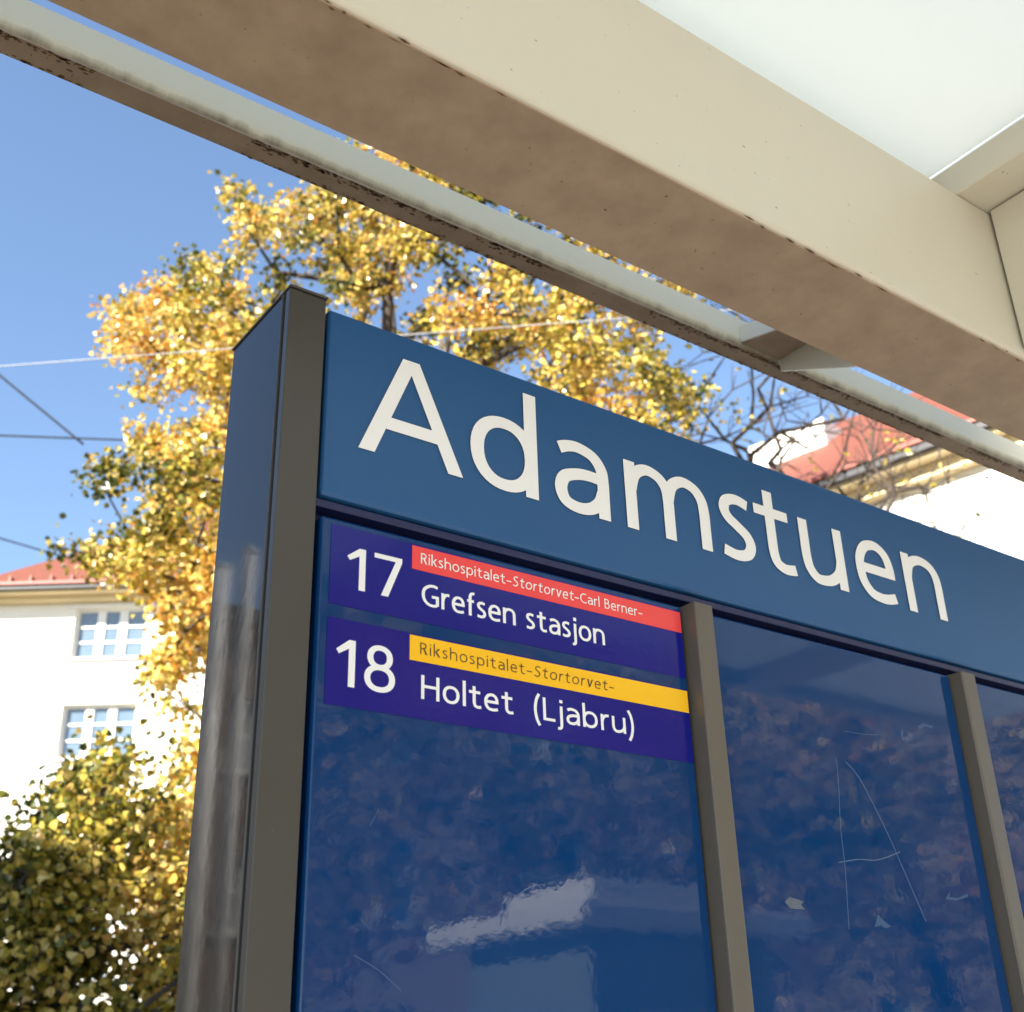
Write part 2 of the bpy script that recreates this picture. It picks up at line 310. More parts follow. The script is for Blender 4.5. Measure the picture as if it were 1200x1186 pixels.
G = {
 'A': (135, [Pg((0, 0), (20, 0), (73, 131), (54, 131)), Pg((115, 0), (135, 0), (76, 131), (57, 131)), ('r', (34, 101, 33, 49))]),
 'd': (97, [E(48.5, 48.5, 39, 41.2), stem(87.7, 0, 142)]),
 'b': (97, [E(48.5, 48.5, 39, 41.2), stem(9.3, 0, 142)]),
 'p': (97, [E(48.5, 48.5, 39, 41.2), stem(9.3, -40, 96)]),
 'o': (99, [E(49.5, 48.5, 40.2, 41.5)]),
 'a': (86, [S((10, 82.5), (23, 88), (40, 90), (62, 84), (74.5, 70), (77.3, 54), (77.3, 25), (77.3, 0)), S((73, 53.5), (55, 54.5), (36, 52), (17, 44), (10.2, 28), (17, 12), (36, 6.4), (56, 10), (70, 21), (76, 34))]),
 'm': (147, [stem(9.3, 0, 96), S((9.5, 56), (18, 79), (37, 90), (58, 85.5), (70.5, 72), (73.5, 54), (73.5, 28), (73.5, 0)), S((73.5, 56), (82, 79), (101, 90), (122, 85.5), (134, 72), (137.5, 54), (137.5, 28), (137.5, 0))]),
 'n': (92, [stem(9.3, 0, 96), S(*N_ARCH)]),
 'h': (92, [stem(9.3, 0, 142), S(*N_ARCH)]),
 's': (63, [S((55, 86), (34, 90.5), (15, 85), (9.2, 72), (16, 60), (32, 50), (48, 39), (53.8, 25), (46, 11.5), (26, 6.4), (2, 10.5))]),
 't': (73, [S((31, 121), (31, 90), (31, 60), (31.3, 30), (36, 14), (48, 7.2), (60, 6.8), (73, 9)), bar(0, 68, 88)]),
 'u': (92, [S((9.5, 96), (9.5, 66), (9.5, 40), (13.5, 21), (26, 8.5), (42, 7.2), (60, 12), (76, 25), (83, 44)), stem(82.7, 0, 96)]),
 'e': (88, [S((78.6, 42.1), (78.0, 60), (72, 77), (60, 87), (45, 90), (25, 83.5), (12, 66), (9.3, 47), (13.5, 26), (28, 10.5), (49, 6.2), (66, 7.5), (83, 12)), bar(12, 80, 49.6)]),
 'i': (19, [stem(9.5, 0, 96), dot(9.5)]),
 'l': (19, [stem(9.5, 0, 142)]),
 'k': (82, [stem(9.3, 0, 142), Pg((14, 50), (36, 50), (78, 96), (56, 96)), Pg((60, 0), (83, 0), (38, 60), (22, 50))]),
 'r': (54, [stem(9.3, 0, 96), S((9.5, 50), (15, 70), (28, 85), (40, 89.5), (54, 89))]),
 'v': (84, [Pg((0, 96), (20, 96), (51, 0), (34, 0)), Pg((64, 96), (84, 96), (50, 0), (33, 0))]),
 'f': (52, [S((52, 133), (42, 135), (29, 130), (22, 116), (21, 100), (21, 60), (21, 0)), bar(0, 48, 88)]),
 'j': (30, [S((20, 96), (20, 50), (20, -10), (17, -27), (8, -34), (-4, -34)), dot(20)]),
 'S': (82, [S((70, 117), (45, 124.5), (22, 118), (11, 100), (20, 83), (42, 69), (63, 55), (71.5, 35), (60, 13), (35, 6.4), (4, 14))]),
 'C': (104, [S((102, 117), (76, 124), (44, 117), (18, 96), (10, 65), (18, 34), (44, 13), (76, 6.5), (104, 14))]),
 'G': (116, [S((108, 117), (80, 124), (46, 117), (18, 96), (10, 65), (18, 34), (44, 12), (76, 6.5), (98, 11), (107, 20)), stem(106.5, 10, 66), bar(68, 115, 59)]),
 'B': (88, [stem(9.5, 0, 131), S((10, 124), (40, 124), (62, 116), (68, 98), (60, 78), (40, 70.5), (10, 70)), S((10, 70.5), (42, 70), (68, 60), (77.5, 38), (68, 15), (44, 7), (10, 7))]),
 'R': (88, [stem(9.5, 0, 131), S((10, 124), (40, 124), (64, 115), (70, 96), (62, 76), (40, 67), (10, 66)), Pg((66, 0), (89, 0), (52, 70), (34, 66))]),
 'H': (106, [stem(9.5, 0, 131), stem(96.5, 0, 131), bar(10, 96, 70)]),
 'L': (74, [stem(9.5, 0, 131), bar(9.5, 74, 7)]),
 '1': (56, [stem(46, 0, 131), Pg((0, 100), (8, 88), (46, 112), (46, 131), (37, 131))]),
 '7': (86, [bar(0, 86, 123), Pg((22, 0), (44, 0), (86, 116), (66, 116))]),
 '8': (92, [E(46, 97, 29, 27.5), E(46, 37.5, 36.5, 31)]),
 '(': (36, [S((34, 146), (17, 110), (9, 55), (17, 0), (34, -36))]),
 ')': (36, [S((2, 146), (19, 110), (27, 55), (19, 0), (2, -36))]),
 '-': (72, [bar(0, 72, 46)]),
 ' ': (44, []),
}
def ribbon(pts, wx, wz, closed=False):
    n = len(pts); Lf = []; Rt = []
    for i in range(n):
        if closed: a = pts[(i-1) % (n-1)]; b = pts[(i+1) % (n-1)]
        else: a = pts[max(i-1, 0)]; b = pts[min(i+1, n-1)]
        dx, dz = b[0]-a[0], b[1]-a[1]; l = math.hypot(dx, dz) or 1
        nx, nz = -dz/l, dx/l
        h = math.hypot(wx*nx, wz*nz)/2
        Lf.append((pts[i][0]+nx*h, pts[i][1]+nz*h)); Rt.append((pts[i][0]-nx*h, pts[i][1]-nz*h))
    return [[Lf[i], Rt[i], Rt[i+1], Lf[i+1]] for i in range(n-1)], Lf, Rt
def glyph_mesh(vs, fs, mi, ch, ox, oz, sc_, y, wx, wz, shear=0.0, thick=0.0004, sx=1.0, step=0.00012):
    """adds the strokes of ch; each stroke lies a hair above the one before, so no faces share a plane"""
    for k, (kind, d) in enumerate(G[ch][1]):
        yy = y - k*step; quads = []; loops = []
        if kind == 's': quads, l, r = ribbon(d, wx, wz); loops = [l + r[::-1]]
        elif kind == 'e': quads, l, r = ribbon(d, wx, wz, True); loops = [l[:-1], r[:-1]]
        elif kind == 'p': quads = [d]; loops = [d]
        else:
            if kind == 'v': x, a, b = d; q = (x-wx/2, x+wx/2, a, b)
            elif kind == 'h': a, b, z = d; q = (a, b, z-wz/2, z+wz/2)
            elif kind == 'd': q = (d[0]-wx*0.56, d[0]+wx*0.56, d[1]-wx*0.52, d[1]+wx*0.52)
            else: q = d
            pl = [(q[0], q[2]), (q[1], q[2]), (q[1], q[3]), (q[0], q[3])]; quads = [pl]; loops = [pl]
        T = lambda p: (ox+(p[0]*sx+p[1]*shear)*sc_, oz+p[1]*sc_)
        for q in quads:
            b0 = len(vs)
            for p in q: t = T(p); vs.append((t[0], yy, t[1]))
            fs.append(tuple(range(b0, b0+len(q)))); mi.append(0)
        if thick:
            for lp in loops:
                n = len(lp); b0 = len(vs)
                for p in lp: t = T(p); vs.append((t[0], yy, t[1])); vs.append((t[0], yy+thick, t[1]))
                for i in range(n):
                    j = (i+1) % n; fs.append((b0+2*i, b0+2*j, b0+2*j+1, b0+2*i+1)); mi.append(1)
def text(name, s, x0, x1, zb, cap, y, mats, parent, wx=18.5, wz=15, spc=19, italic=(), thick=0.0):
    sc_ = cap/131.0
    W = sum(G[c][0] for c in s) + spc*(len(s)-1)
    sx = (x1-x0)/(W*sc_)
    vs, fs, mi = [], [], []; x = x0
    for i, c in enumerate(s):
        glyph_mesh(vs, fs, mi, c, x, zb, sc_, y, wx/sx if c not in '17-' else wx, wz, 0.13 if any(a <= i < b for a, b in italic) else 0, thick, sx, 0.00002)
        x += (G[c][0]+spc)*sc_*sx
    o = from_data(name, vs, fs, mats, parent)
    for p, m in zip(o.data.polygons, mi): p.material_index = m if len(mats) > 1 else 0
    return o
HL = [('A', 0.5335), ('d', 0.679), ('a', 0.8005), ('m', 0.9145), ('s', 1.082), ('t', 1.150), ('u', 1.240), ('e', 1.358), ('n', 1.470)]
for ch, x in HL:
    vs, fs, mi = [], [], []
    glyph_mesh(vs, fs, mi, ch, x, EYE+0.6128, 0.001, 0.9985, 18.8, 15.2, 0, 0.0016, 1.0, 0.00002)
    o = from_data('letter', vs, fs, [WHITE, EDGE], header)
    for p, m in zip(o.data.polygons, mi): p.material_index = m

def plate(z0, z1, label):
    r = box('route_plate', 0.5065, 0.9915, 0.9992, 0.9997, EYE+z0, EYE+z1, PLATE, sign); r['label'] = label; return r
p17 = plate(0.4295, 0.5165, 'dark blue route plate with white 17 and a red strip')
p18 = plate(0.3265, 0.4155, 'dark blue route plate with white 18 and a yellow strip')
box('colour_strip', 0.6025, 0.9905, 0.9985, 0.99905, EYE+0.4875, EYE+0.5145, RED, p17)
box('colour_strip', 0.6010, 0.9905, 0.9985, 0.99905, EYE+0.3865, EYE+0.4135, YEL, p18)
text('route_number', '17', 0.5255, 0.5905, EYE+0.4495, 0.0460, 0.9988, [WHITE], p17, 19, 15, 26)
text('destination', 'Grefsen stasjon', 0.6150, 0.8650, EYE+0.4490, 0.0250, 0.9988, [WHITE], p17, 20, 16)
text('via_line', 'Rikshospitalet-Stortorvet-Carl Berner-', 0.6130, 0.9270, EYE+0.4955, 0.0122, 0.9981, [WHITE], p17, 16.5, 13.5, 20, ((15, 25),))
text('route_number', '18', 0.5170, 0.5845, EYE+0.3468, 0.0480, 0.9988, [WHITE], p18, 19, 15, 26)
text('destination', 'Holtet', 0.6150, 0.7305, EYE+0.3475, 0.0252, 0.9988, [WHITE], p18, 20, 16)
text('destination', '(Ljabru)', 0.7580, 0.9010, EYE+0.3475, 0.0252, 0.9988, [WHITE], p18, 20, 16)
text('via_line', 'Rikshospitalet-Stortorvet-', 0.6130, 0.8740, EYE+0.3945, 0.0125, 0.9981, [BROWN_INK], p18, 14, 12, 26, ((15, 25),))

# scratches and glue residue on the panels
def scratch(pts, par, wd=0.0007, m=SCR):
    P3 = [at_y(x, y, 0.9993) for x, y in pts]
    P2 = cr_spline([(p.x, p.z) for p in P3], 6)
    q, l, r = ribbon(P2, wd, wd); vs = []; fs = []
    for k in q:
        b0 = len(vs); vs += [(p[0], 0.9995, p[1]) for p in k]; fs.append((b0, b0+1, b0+2, b0+3))
    from_data('scratch', vs, fs, m, par)
z8 = lambda x, y: (780+x/2.171, 640+y/2.171)
z7 = lambda x, y: (340+x/2.308, 860+y/2.308)
scratch([z8(435, 540), z8(441, 620), z8(446, 720), z8(457, 820), z8(467, 975)], panels[1], 0.0009)
scratch([z8(458, 548), z8(496, 595), z8(560, 720), z8(600, 810), z8(663, 955)], panels[1], 0.0011)
scratch([z8(440, 805), z8(490, 797), z8(540, 798), z8(597, 778)], panels[1], 0.0009)
scratch([z8(455, 470), z8(500, 478), z8(540, 480)], panels[1], 0.0005)
scratch([z7(570, 520), z7(578, 485), z7(610, 440), z7(662, 408)], panels[0], 0.0007)
scratch([z7(172, 598), z7(240, 640), z7(300, 695)], panels[0], 0.0005)
scratch([z7(215, 250), z7(240, 205)], panels[0], 0.0004)
REM2 = mat('faint_residue', (0.02, 0.065, 0.17), 0.5, noise_amt=0.5, noise_scale=200, col2=(0.03, 0.09, 0.2))
def residue(pts, par, m=REM2):
    P3 = [at_y(x, y, 0.9993) for x, y in pts]
    from_data('glue_residue', [(p.x, 0.99945, p.z) for p in P3], [tuple(range(len(P3)))], m, par)
residue([z8(303, 905), z8(315, 893), z8(335, 898), z8(352, 905), z8(345, 912), z8(355, 925), z8(318, 922)], panels[1], REM)
residue([z8(640, 458), z8(655, 450), z8(682, 458), z8(676, 464), z8(660, 459), z8(646, 466)], panels[1])
residue([z8(712, 898), z8(724, 878), z8(722, 893), z8(745, 895), z8(768, 884), z8(770, 892), z8(740, 902)], panels[1])
residue([z8(532, 970), z8(540, 936), z8(552, 950), z8(574, 968), z8(560, 972), z8(548, 965)], panels[1])

# ------------------------------------------------------------------ tram shelter
sh = empty('tram_shelter', (1.0, -0.3, 0), 'cream steel tram shelter with frosted glass roof above the blue sign', 'shelter')
BZ0, BZ1 = EYE+0.900, EYE+1.156
def beam(y0, y1):
    b = box('long_beam', -1.75, 4.2, y0, y1, BZ0, BZ1, CREAM, sh, 0.006, 2)
    return b
b1 = beam(0.720, 0.870)
# shade and grime painted along the underside of the front beam, and the rust line on its arris
box('underside_shade', -1.75, 4.2, 0.7275, 0.8675, BZ0-0.0025, BZ0+0.001, SHADE_GRIME, b1)
rng = random.Random(5)
vs, fs = [], []
x = -0.3
while x < 3.2:
    l = rng.uniform(0.004, 0.03); wdt = rng.uniform(0.0008, 0.0028)
    if noise.noise(Vector((x*2.2, 3.1, 0))) > -0.12:
        k = len(vs); y0 = 0.7225 + rng.uniform(0, 0.006)
        vs += [(x, y0, BZ0-0.0033), (x+l*0.5, y0-wdt*0.4, BZ0-0.0033), (x+l, y0+wdt*0.3, BZ0-0.0033), (x+l*0.6, y0+wdt, BZ0-0.0033)]; fs.append((k, k+1, k+2, k+3))
    x += rng.uniform(0.006, 0.05)
tag(from_data('rust_line', vs, fs, RUST, b1), kind='stuff')
box('rear_rail', -1.75, 4.2, -0.70, -0.655, BZ1+0.006, EYE+1.2105, CREAM, sh, 0.003, 2)
GX0, GX1 = -1.75, 4.2
# gutter at the roof edge: rounded box section with shade and grime painted on its underside
KG = 1.2
gp = [(1.0620, 1.0000), (1.0635, 1.052), (1.028, 1.052), (1.0265, 1.0455), (1.0250, 1.030), (1.0240, 1.013), (1.0250, 1.008), (1.0270, 1.003), (1.0300, 1.0005)]
gp = [(a*KG, b*KG+EYE) for a, b in gp]
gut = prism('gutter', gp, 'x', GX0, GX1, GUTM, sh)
box('gutter_underside', GX0, GX1, 1.0294*KG, 1.0617*KG, EYE+KG-0.003, EYE+KG+0.0004, SHADE_GRIME, gut)
vs, fs = [], []
for i in range(2600):
    x = rng.uniform(-0.3, 3.6)
    if noise.noise(Vector((x*3.7, 0.4, 0)))+0.5*noise.noise(Vector((x*14, 2.4, 0))) < -0.15: continue
    r = rng.uniform(0.0007, 0.0024); y = KG*(1.0300 + abs(rng.gauss(0, 0.0045))) if rng.random() < 0.8 else KG*(1.0607-abs(rng.gauss(0, 0.002)))
    k = len(vs)
    for j in range(6):
        t = j*math.pi/3; vs.append((x+math.cos(t)*r*rng.uniform(1.2, 2.8), y+math.sin(t)*r, EYE+KG-0.0036))
    fs.append(tuple(range(k, k+6)))
tag(from_data('dirt_spots', vs, fs, RUST, gut), kind='stuff')
# brackets holding the gutter off the beam
def bracket(xc):
    Yg = 1.0238*KG
    a = box('bracket', xc-0.095, xc-0.0005, 0.8702, Yg, EYE+1.200, EYE+1.232, SHADE_GRIME, sh, 0.002, 1)
    prism('gusset', [(0.8705, EYE+1.010), (Yg, EYE+1.178), (Yg, EYE+1.24), (0.8705, EYE+1.15)], 'x', xc, xc+0.005, CREAM, a)
    prism('gusset', [(0.8705, EYE+1.125), (Yg, EYE+1.206), (Yg, EYE+1.24), (0.8705, EYE+1.15)], 'x', xc-0.1005, xc-0.0955, CREAM, a)
for xc in (-0.9, 1.54, 3.7): bracket(xc)
# cross beams on top, glass panes between them
CRX = [-1.70, -0.17, 1.363, 2.896]
for x in CRX:
    box('cross_beam', x, x+0.15, -0.654, 0.874, BZ1+0.001, EYE+1.210, CREAM, sh, 0.002, 1)
for i in range(len(CRX)):
    a = CRX[i]+0.005; b = (CRX[i+1] if i+1 < len(CRX) else 4.2)+0.0
    box('roof_pane', a, b, -0.71, 0.90, EYE+1.2115, EYE+1.2195, ROOFGLASS, sh, 0.001, 1)
box('beam_stub', 1.434, 1.544, 0.575, 0.7165, BZ0+0.01, EYE+1.155, CREAM, sh, 0.004, 2)
for x in (-1.62, 3.9):
    box('column', x, x+0.11, 0.575, 0.7165, 0.0, EYE+1.155, CREAM, sh, 0.004, 2)

# ------------------------------------------------------------------ trees
def in_poly(x, y, P):
    c = False; j = len(P)-1
    for i in range(len(P)):
        if (P[i][1] > y) != (P[j][1] > y) and x < (P[j][0]-P[i][0])*(y-P[i][1])/(P[j][1]-P[i][1])+P[i][0]: c = not c
        j = i
    return c
def leaves_mesh(name, items, parent, material, rng):
    """items: (centre, size, hue) -> four-triangle folded leaves in one mesh"""
    vs, fs, hue = [], [], []
    for c, s, h in items:
        ax = Vector((rng.gauss(0, 1), rng.gauss(0, 1), rng.gauss(-0.5, 0.8))).normalized()
        sd = ax.cross(Vector((rng.gauss(0, 1), rng.gauss(0, 1), rng.gauss(0.3, 1)))).normalized()
        up = ax.cross(sd); k = len(vs); f = rng.uniform(0.1, 0.35)*s
        vs += [c, c+ax*(0.22*s)+sd*(0.36*s)+up*f*0.8, c+ax*(0.62*s)+sd*(0.42*s)+up*f, c+ax*s-up*f*0.3, c+ax*(0.62*s)-sd*(0.42*s)+up*f, c+ax*(0.22*s)-sd*(0.36*s)+up*f*0.8]
        fs += [(k, k+1, k+2, k+3), (k, k+3, k+4, k+5)]; hue += [h]*2
    o = from_data(name, vs, fs, material, parent)
    a = o.data.attributes.new('hue', 'FLOAT', 'FACE'); a.data.foreach_set('value', hue)
    return tag(o, kind='stuff')
def branches(root_pts, targets, rng, lift=0.25, rmin=0.006, jit=0.06, power=0.42, turn=0.45):
    """grow limbs from trunk nodes to every target point; returns list of (p, parent)"""
    nodes = [(p, i-1) for i, p in enumerate(root_pts)]; nroot = len(nodes)
    par_dir = [None]*nroot
    order = sorted(targets, key=lambda t: min((t-r).length for r in root_pts[nroot//3:]))
    for t in order:
        best = None; bd = 1e9
        for i, (p, _) in enumerate(nodes):
            if i < nroot//3: continue
            d = t-p; c = d.length
            if c < 0.05: continue
            c0 = c; c *= 1.0 + max(0, -d.z/c0)*0.8
            if par_dir[i] is not None: c *= 1.0 + turn*(1-par_dir[i].dot(d)/c0)
            if c < bd: bd = c; best = i
        p = nodes[best][0]; d = t-p; n = max(1, int(d.length/0.55)); prev = best
        for k in range(1, n+1):
            q = p + d*(k/n)
            if k < n: q = q + Vector((rng.gauss(0, jit), rng.gauss(0, jit), rng.gauss(0, jit)+lift*0.3*math.sin(math.pi*k/n)))*min(1, d.length*0.5)
            par_dir.append((q-nodes[prev][0]).normalized()); nodes.append((q, prev)); prev = len(nodes)-1
    cnt = [0]*len(nodes)
    for i in range(len(nodes)-1, -1, -1):
        cnt[i] += 1
        if nodes[i][1] >= 0: cnt[nodes[i][1]] += cnt[i]
    rad = [max(rmin, rmin*c**power) for c in cnt]
    return nodes, rad, nroot
def wood(nodes, rad, a, b, name, parent):
    vs, fs = [], []
    for i in range(a, b):
        p, par = nodes[i]
        if par < 0: continue
        tube_into(vs, fs, nodes[par][0], p, min(rad[par], rad[i]*1.5), rad[i], 8 if rad[i] > 0.05 else 5)
    return from_data(name, vs, fs, BARK, parent, True)

def autumn_tree(base, height, targets, seed, per, label, name='autumn_tree', spread=0.125, size=(0.058, 0.098), hue0=0.48, dens=None):
    rng = random.Random(seed)
    t = empty(name, base, label, 'tree')
    n = 14; root = []
    for i in range(n):
        f = i/(n-1); root.append(base + Vector((0.25*math.sin(f*4+seed), 0.2*math.sin(f*3.1+seed*2), height*0.78*f)))
    nodes, rad, nr = branches(root, targets, rng, rmin=0.009, power=0.45)
    for i in range(nr): rad[i] = max(rad[i], 0.22*(1-i/nr)+0.03)
    wood(nodes, rad, 0, nr, 'trunk', t); wood(nodes, rad, nr, len(nodes), 'limbs', t)
    items = []
    for c in targets:
        hb = hue0 + 0.7*noise.noise(c*0.6) + 0.25*noise.noise(c*1.3+Vector((9, 2, 4)))
        m = per(c)
        for _ in range(m):
            d = Vector((rng.gauss(0, spread), rng.gauss(0, spread), rng.gauss(-0.02, spread*0.8)))
            items.append((c+d, rng.uniform(*size), min(1, max(0, hb+rng.gauss(0, 0.22)))))
    leaves_mesh('crown', items, t, LEAF, rng)
    return t
rng = random.Random(11)
CROWN = [(270, 215), (300, 245), (345, 225), (390, 190), (450, 150), (600, 110), (740, 190), (840, 320), (800, 420), (822, 470), (790, 520), (830, 640), (760, 900), (600, 1040), (420, 1120), (330, 1180),
         (140, 1190), (195, 1100), (150, 1010), (185, 930), (225, 860), (165, 800), (205, 760), (200, 700), (150, 668), (70, 640), (60, 622), (130, 630), (175, 610), (130, 575), (72, 552), (90, 528), (165, 505), (205, 500), (215, 470), (160, 455), (108, 432),
         (135, 400), (118, 372), (165, 350), (178, 322), (235, 305), (280, 288), (272, 250)]
targets = []
tries = 0
while len(targets) < 1150 and tries < 90000:
    tries += 1
    x = rng.uniform(20, 860); y = rng.uniform(110, 1190)
    if not in_poly(x, y, CROWN): continue
    if y > 700 and x > 300 and rng.random() < 0.6: continue
    f = ((x-440)/430)**2 + ((y-600)/560)**2
    th = 2.6*math.sqrt(max(0.05, 1-0.8*f))
    D = 13.2 + rng.uniform(-th, th)
    p = at_h(x, y, D)
    if noise.noise(p*0.55) + 0.5*noise.noise(p*1.4+Vector((3, 7, 1))) < (-0.10 if x < 330 else -0.22): continue
    targets.append(p)
tb = at_h(450, 620, 13.2); tb.z = -0.14
autumn_tree(tb, 13.5, targets, 3, lambda c: rng.randint(52, 84), 'tall autumn tree with dense golden yellow leaves behind the blue sign')
# lower, darker tree in the shade at the foot of the white house
LOW = [(20, 985), (40, 950), (95, 900), (150, 878), (215, 900), (260, 960), (300, 1080), (320, 1300), (-60, 1300), (-60, 1080), (-20, 1010)]
targets2 = []
while len(targets2) < 260:
    x = rng.uniform(-60, 320); y = rng.uniform(870, 1290)
    if not in_poly(x, y, LOW): continue
    p = at_h(x, y, 10.6+rng.uniform(-1.2, 1.2)); targets2.append(p)
tb2 = at_h(110, 1100, 10.6); tb2.z = -0.14
autumn_tree(tb2, 4.6, targets2, 8, lambda c: rng.randint(60, 90), 'low bushy autumn tree with olive and gold leaves in front of red-roofed house', 'young_tree', 0.15, (0.055, 0.09), 0.36)

# nearly bare tree beside the white wall
def bare_tree(seed):
    rng = random.Random(seed)
    base = at_h(905, 640, 15.0); base.z = -0.14
    t = empty('bare_tree', base, 'nearly bare tree with thin dark branches before the white wall', 'tree')
    root = [base + Vector((0.3*math.sin(f*0.3+1), 0.2*math.sin(f*0.4), 0.75*f)) for f in range(11)]
    tg = []
    def add(px, D): tg.append(at_h(px[0], px[1], D))
    REG = [(800, 330), (870, 350), (960, 420), (1060, 470), (1130, 560), (1150, 640), (1100, 760), (820, 800), (790, 600), (800, 480)]
    while len(tg) < 330:
        x = rng.uniform(790, 1150); y = rng.uniform(330, 800)
        if in_poly(x, y, REG): add((x, y), 15.0+rng.uniform(-1.6, 1.6))
    nodes, rad, nr = branches(root, tg, rng, 0.3, 0.008, 0.05, 0.48, 0.8)
    # fine twigs
    extra = []
    for i in range(nr, len(nodes)):
        if rad[i] < 0.02:
            for _ in range(2):
                p, par = nodes[i]; dv = (p-nodes[par][0]).normalized()
                q = p + (dv+Vector((rng.gauss(0, 0.7), rng.gauss(0, 0.7), rng.gauss(0.2, 0.6)))).normalized()*rng.uniform(0.2, 0.55)
                extra.append((q, i))
    nodes += extra; rad += [0.005]*len(extra)
    for i in range(nr): rad[i] = max(rad[i], 0.17*(1-i/nr)+0.03)
    wood(nodes, rad, 0, nr, 'trunk', t); wood(nodes, rad, nr, len(nodes), 'limbs', t)
    items = []
    for q, _ in extra:
        px = (q-Vector((0, 0, EYE))); u = 600+FPX*px.dot(RGT)/px.dot(FWD)
        pr = 0.9 if u < 830 else (0.35 if u < 900 else 0.10)
        if rng.random() < pr:
            for _ in range(rng.randint(1, 4) if u > 860 else rng.randint(3, 8)):
                items.append((q+Vector((rng.gauss(0, 0.1), rng.gauss(0, 0.1), rng.gauss(0, 0.1))), rng.uniform(0.06, 0.1), min(1, max(0, rng.gauss(0.45, 0.2)))))
    leaves_mesh('sparse_leaves', items, t, LEAF, rng)
bare_tree(21)

# ------------------------------------------------------------------ houses
class Local:
    """a facade frame: u along the wall, n out of the wall, z up"""
    def __init__(s, o, u):
        s.o = o; s.u = u.normalized(); s.n = Vector((s.u.y, -s.u.x, 0))
    def p(s, u, n, z): return s.o + s.u*u + s.n*n + Vector((0, 0, z))
    def box(s, name, u0, u1, n0, n1, z0, z1, m, parent):
        vs = [s.p(u, n, z) for z in (z0, z1) for n in (n0, n1) for u in (u0, u1)]
        fs = [(0, 1, 3, 2), (4, 6, 7, 5), (0, 4, 5, 1), (2, 3, 7, 6), (0, 2, 6, 4), (1, 5, 7, 3)]
        o = from_data(name, vs, fs, m, parent)
        bm = bmesh.new(); bm.from_mesh(o.data); bmesh.ops.recalc_face_normals(bm, faces=bm.faces); bm.to_mesh(o.data); bm.free()
        return o
    def uz(s, px, py):
        q = at_plane(px, py, s.o, s.n); d = q-s.o; return d.dot(s.u), q.z
def wall_with_holes(F, name, u0, u1, z0, z1, holes, reveal, m, parent):
    us = sorted({u0, u1, *[h[0] for h in holes], *[h[1] for h in holes]}); zs = sorted({z0, z1, *[h[2] for h in holes], *[h[3] for h in holes]})
    vs, fs = [], []
    def quad(*q):
        k = len(vs); vs.extend(q); fs.append((k, k+1, k+2, k+3))
    for i in range(len(us)-1):
        for j in range(len(zs)-1):
            a, b, c, d = us[i], us[i+1], zs[j], zs[j+1]; cu, cz = (a+b)/2, (c+d)/2
            if any(h[0] < cu < h[1] and h[2] < cz < h[3] for h in holes): continue
            quad(F.p(a, 0, c), F.p(b, 0, c), F.p(b, 0, d), F.p(a, 0, d))
    for (a, b, c, d) in holes:
        r = -reveal
        quad(F.p(a, 0, c), F.p(a, 0, d), F.p(a, r, d), F.p(a, r, c)); quad(F.p(b, 0, c), F.p(b, r, c), F.p(b, r, d), F.p(b, 0, d))
        quad(F.p(a, 0, d), F.p(b, 0, d), F.p(b, r, d), F.p(a, r, d)); quad(F.p(a, 0, c), F.p(a, r, c), F.p(b, r, c), F.p(b, 0, c))
    return from_data(name, vs, fs, m, parent)
def casement(F, a, b, c, d, rv, parent, cols=3, rows=3):
    """window of `cols` casements with `rows` panes each"""
    w_ = F.box('window', a-0.02, b+0.02, -rv-0.10, -rv-0.085, c-0.02, d+0.02, WFRAME, parent)
    fw = 0.07; n0, n1 = -rv-0.082, -rv+0.0
    F.box('frame', a, a+fw, n0, n1, c, d, WFRAME, w_); F.box('frame', b-fw, b, n0, n1, c, d, WFRAME, w_)
    F.box('frame', a+fw, b-fw, n0, n1, d-fw, d, WFRAME, w_); F.box('frame', a+fw, b-fw, n0, n1, c, c+fw, WFRAME, w_)
    cw = (b-a-2*fw)/cols
    for i in range(1, cols):
        x = a+fw+cw*i; F.box('mullion', x-0.11, x+0.11, n0, n1-0.004, c+fw, d-fw, WFRAME, w_)
    for i in range(cols):
        x0 = a+fw+cw*i+(0.11 if i else 0.03); x1 = a+fw+cw*(i+1)-(0.11 if i < cols-1 else 0.03)
        rh = (d-c-2*fw)/rows
        for j in range(rows):
            F.box('pane', x0, x1, -rv-0.06, -rv-0.05, c+fw+rh*j, c+fw+rh*(j+1), PANE, w_)
            if j: F.box('glazing_bar', x0, x1, n0, n1-0.02, c+fw+rh*j-0.03, c+fw+rh*j+0.03, WFRAME, w_)
    F.box('sill', a-0.08, b+0.08, -rv+0.003, 0.09, c-0.07, c-0.003, WFRAME, w_)
def hip_roof(F, u0, u1, depth, z, rise, over, m, parent):
    a, b, n0, n1 = u0-over, u1+over, over, -depth-over
    h = (n0-n1)/2
    vs = [F.p(a, n0, z), F.p(b, n0, z), F.p(b, n1, z), F.p(a, n1, z), F.p(a+h, (n0+n1)/2, z+rise), F.p(b-h, (n0+n1)/2, z+rise)]
    return from_data('roof', vs, [(0, 1, 5, 4), (1, 2, 5), (2, 3, 4, 5), (3, 0, 4), (3, 2, 1, 0)], m, parent)

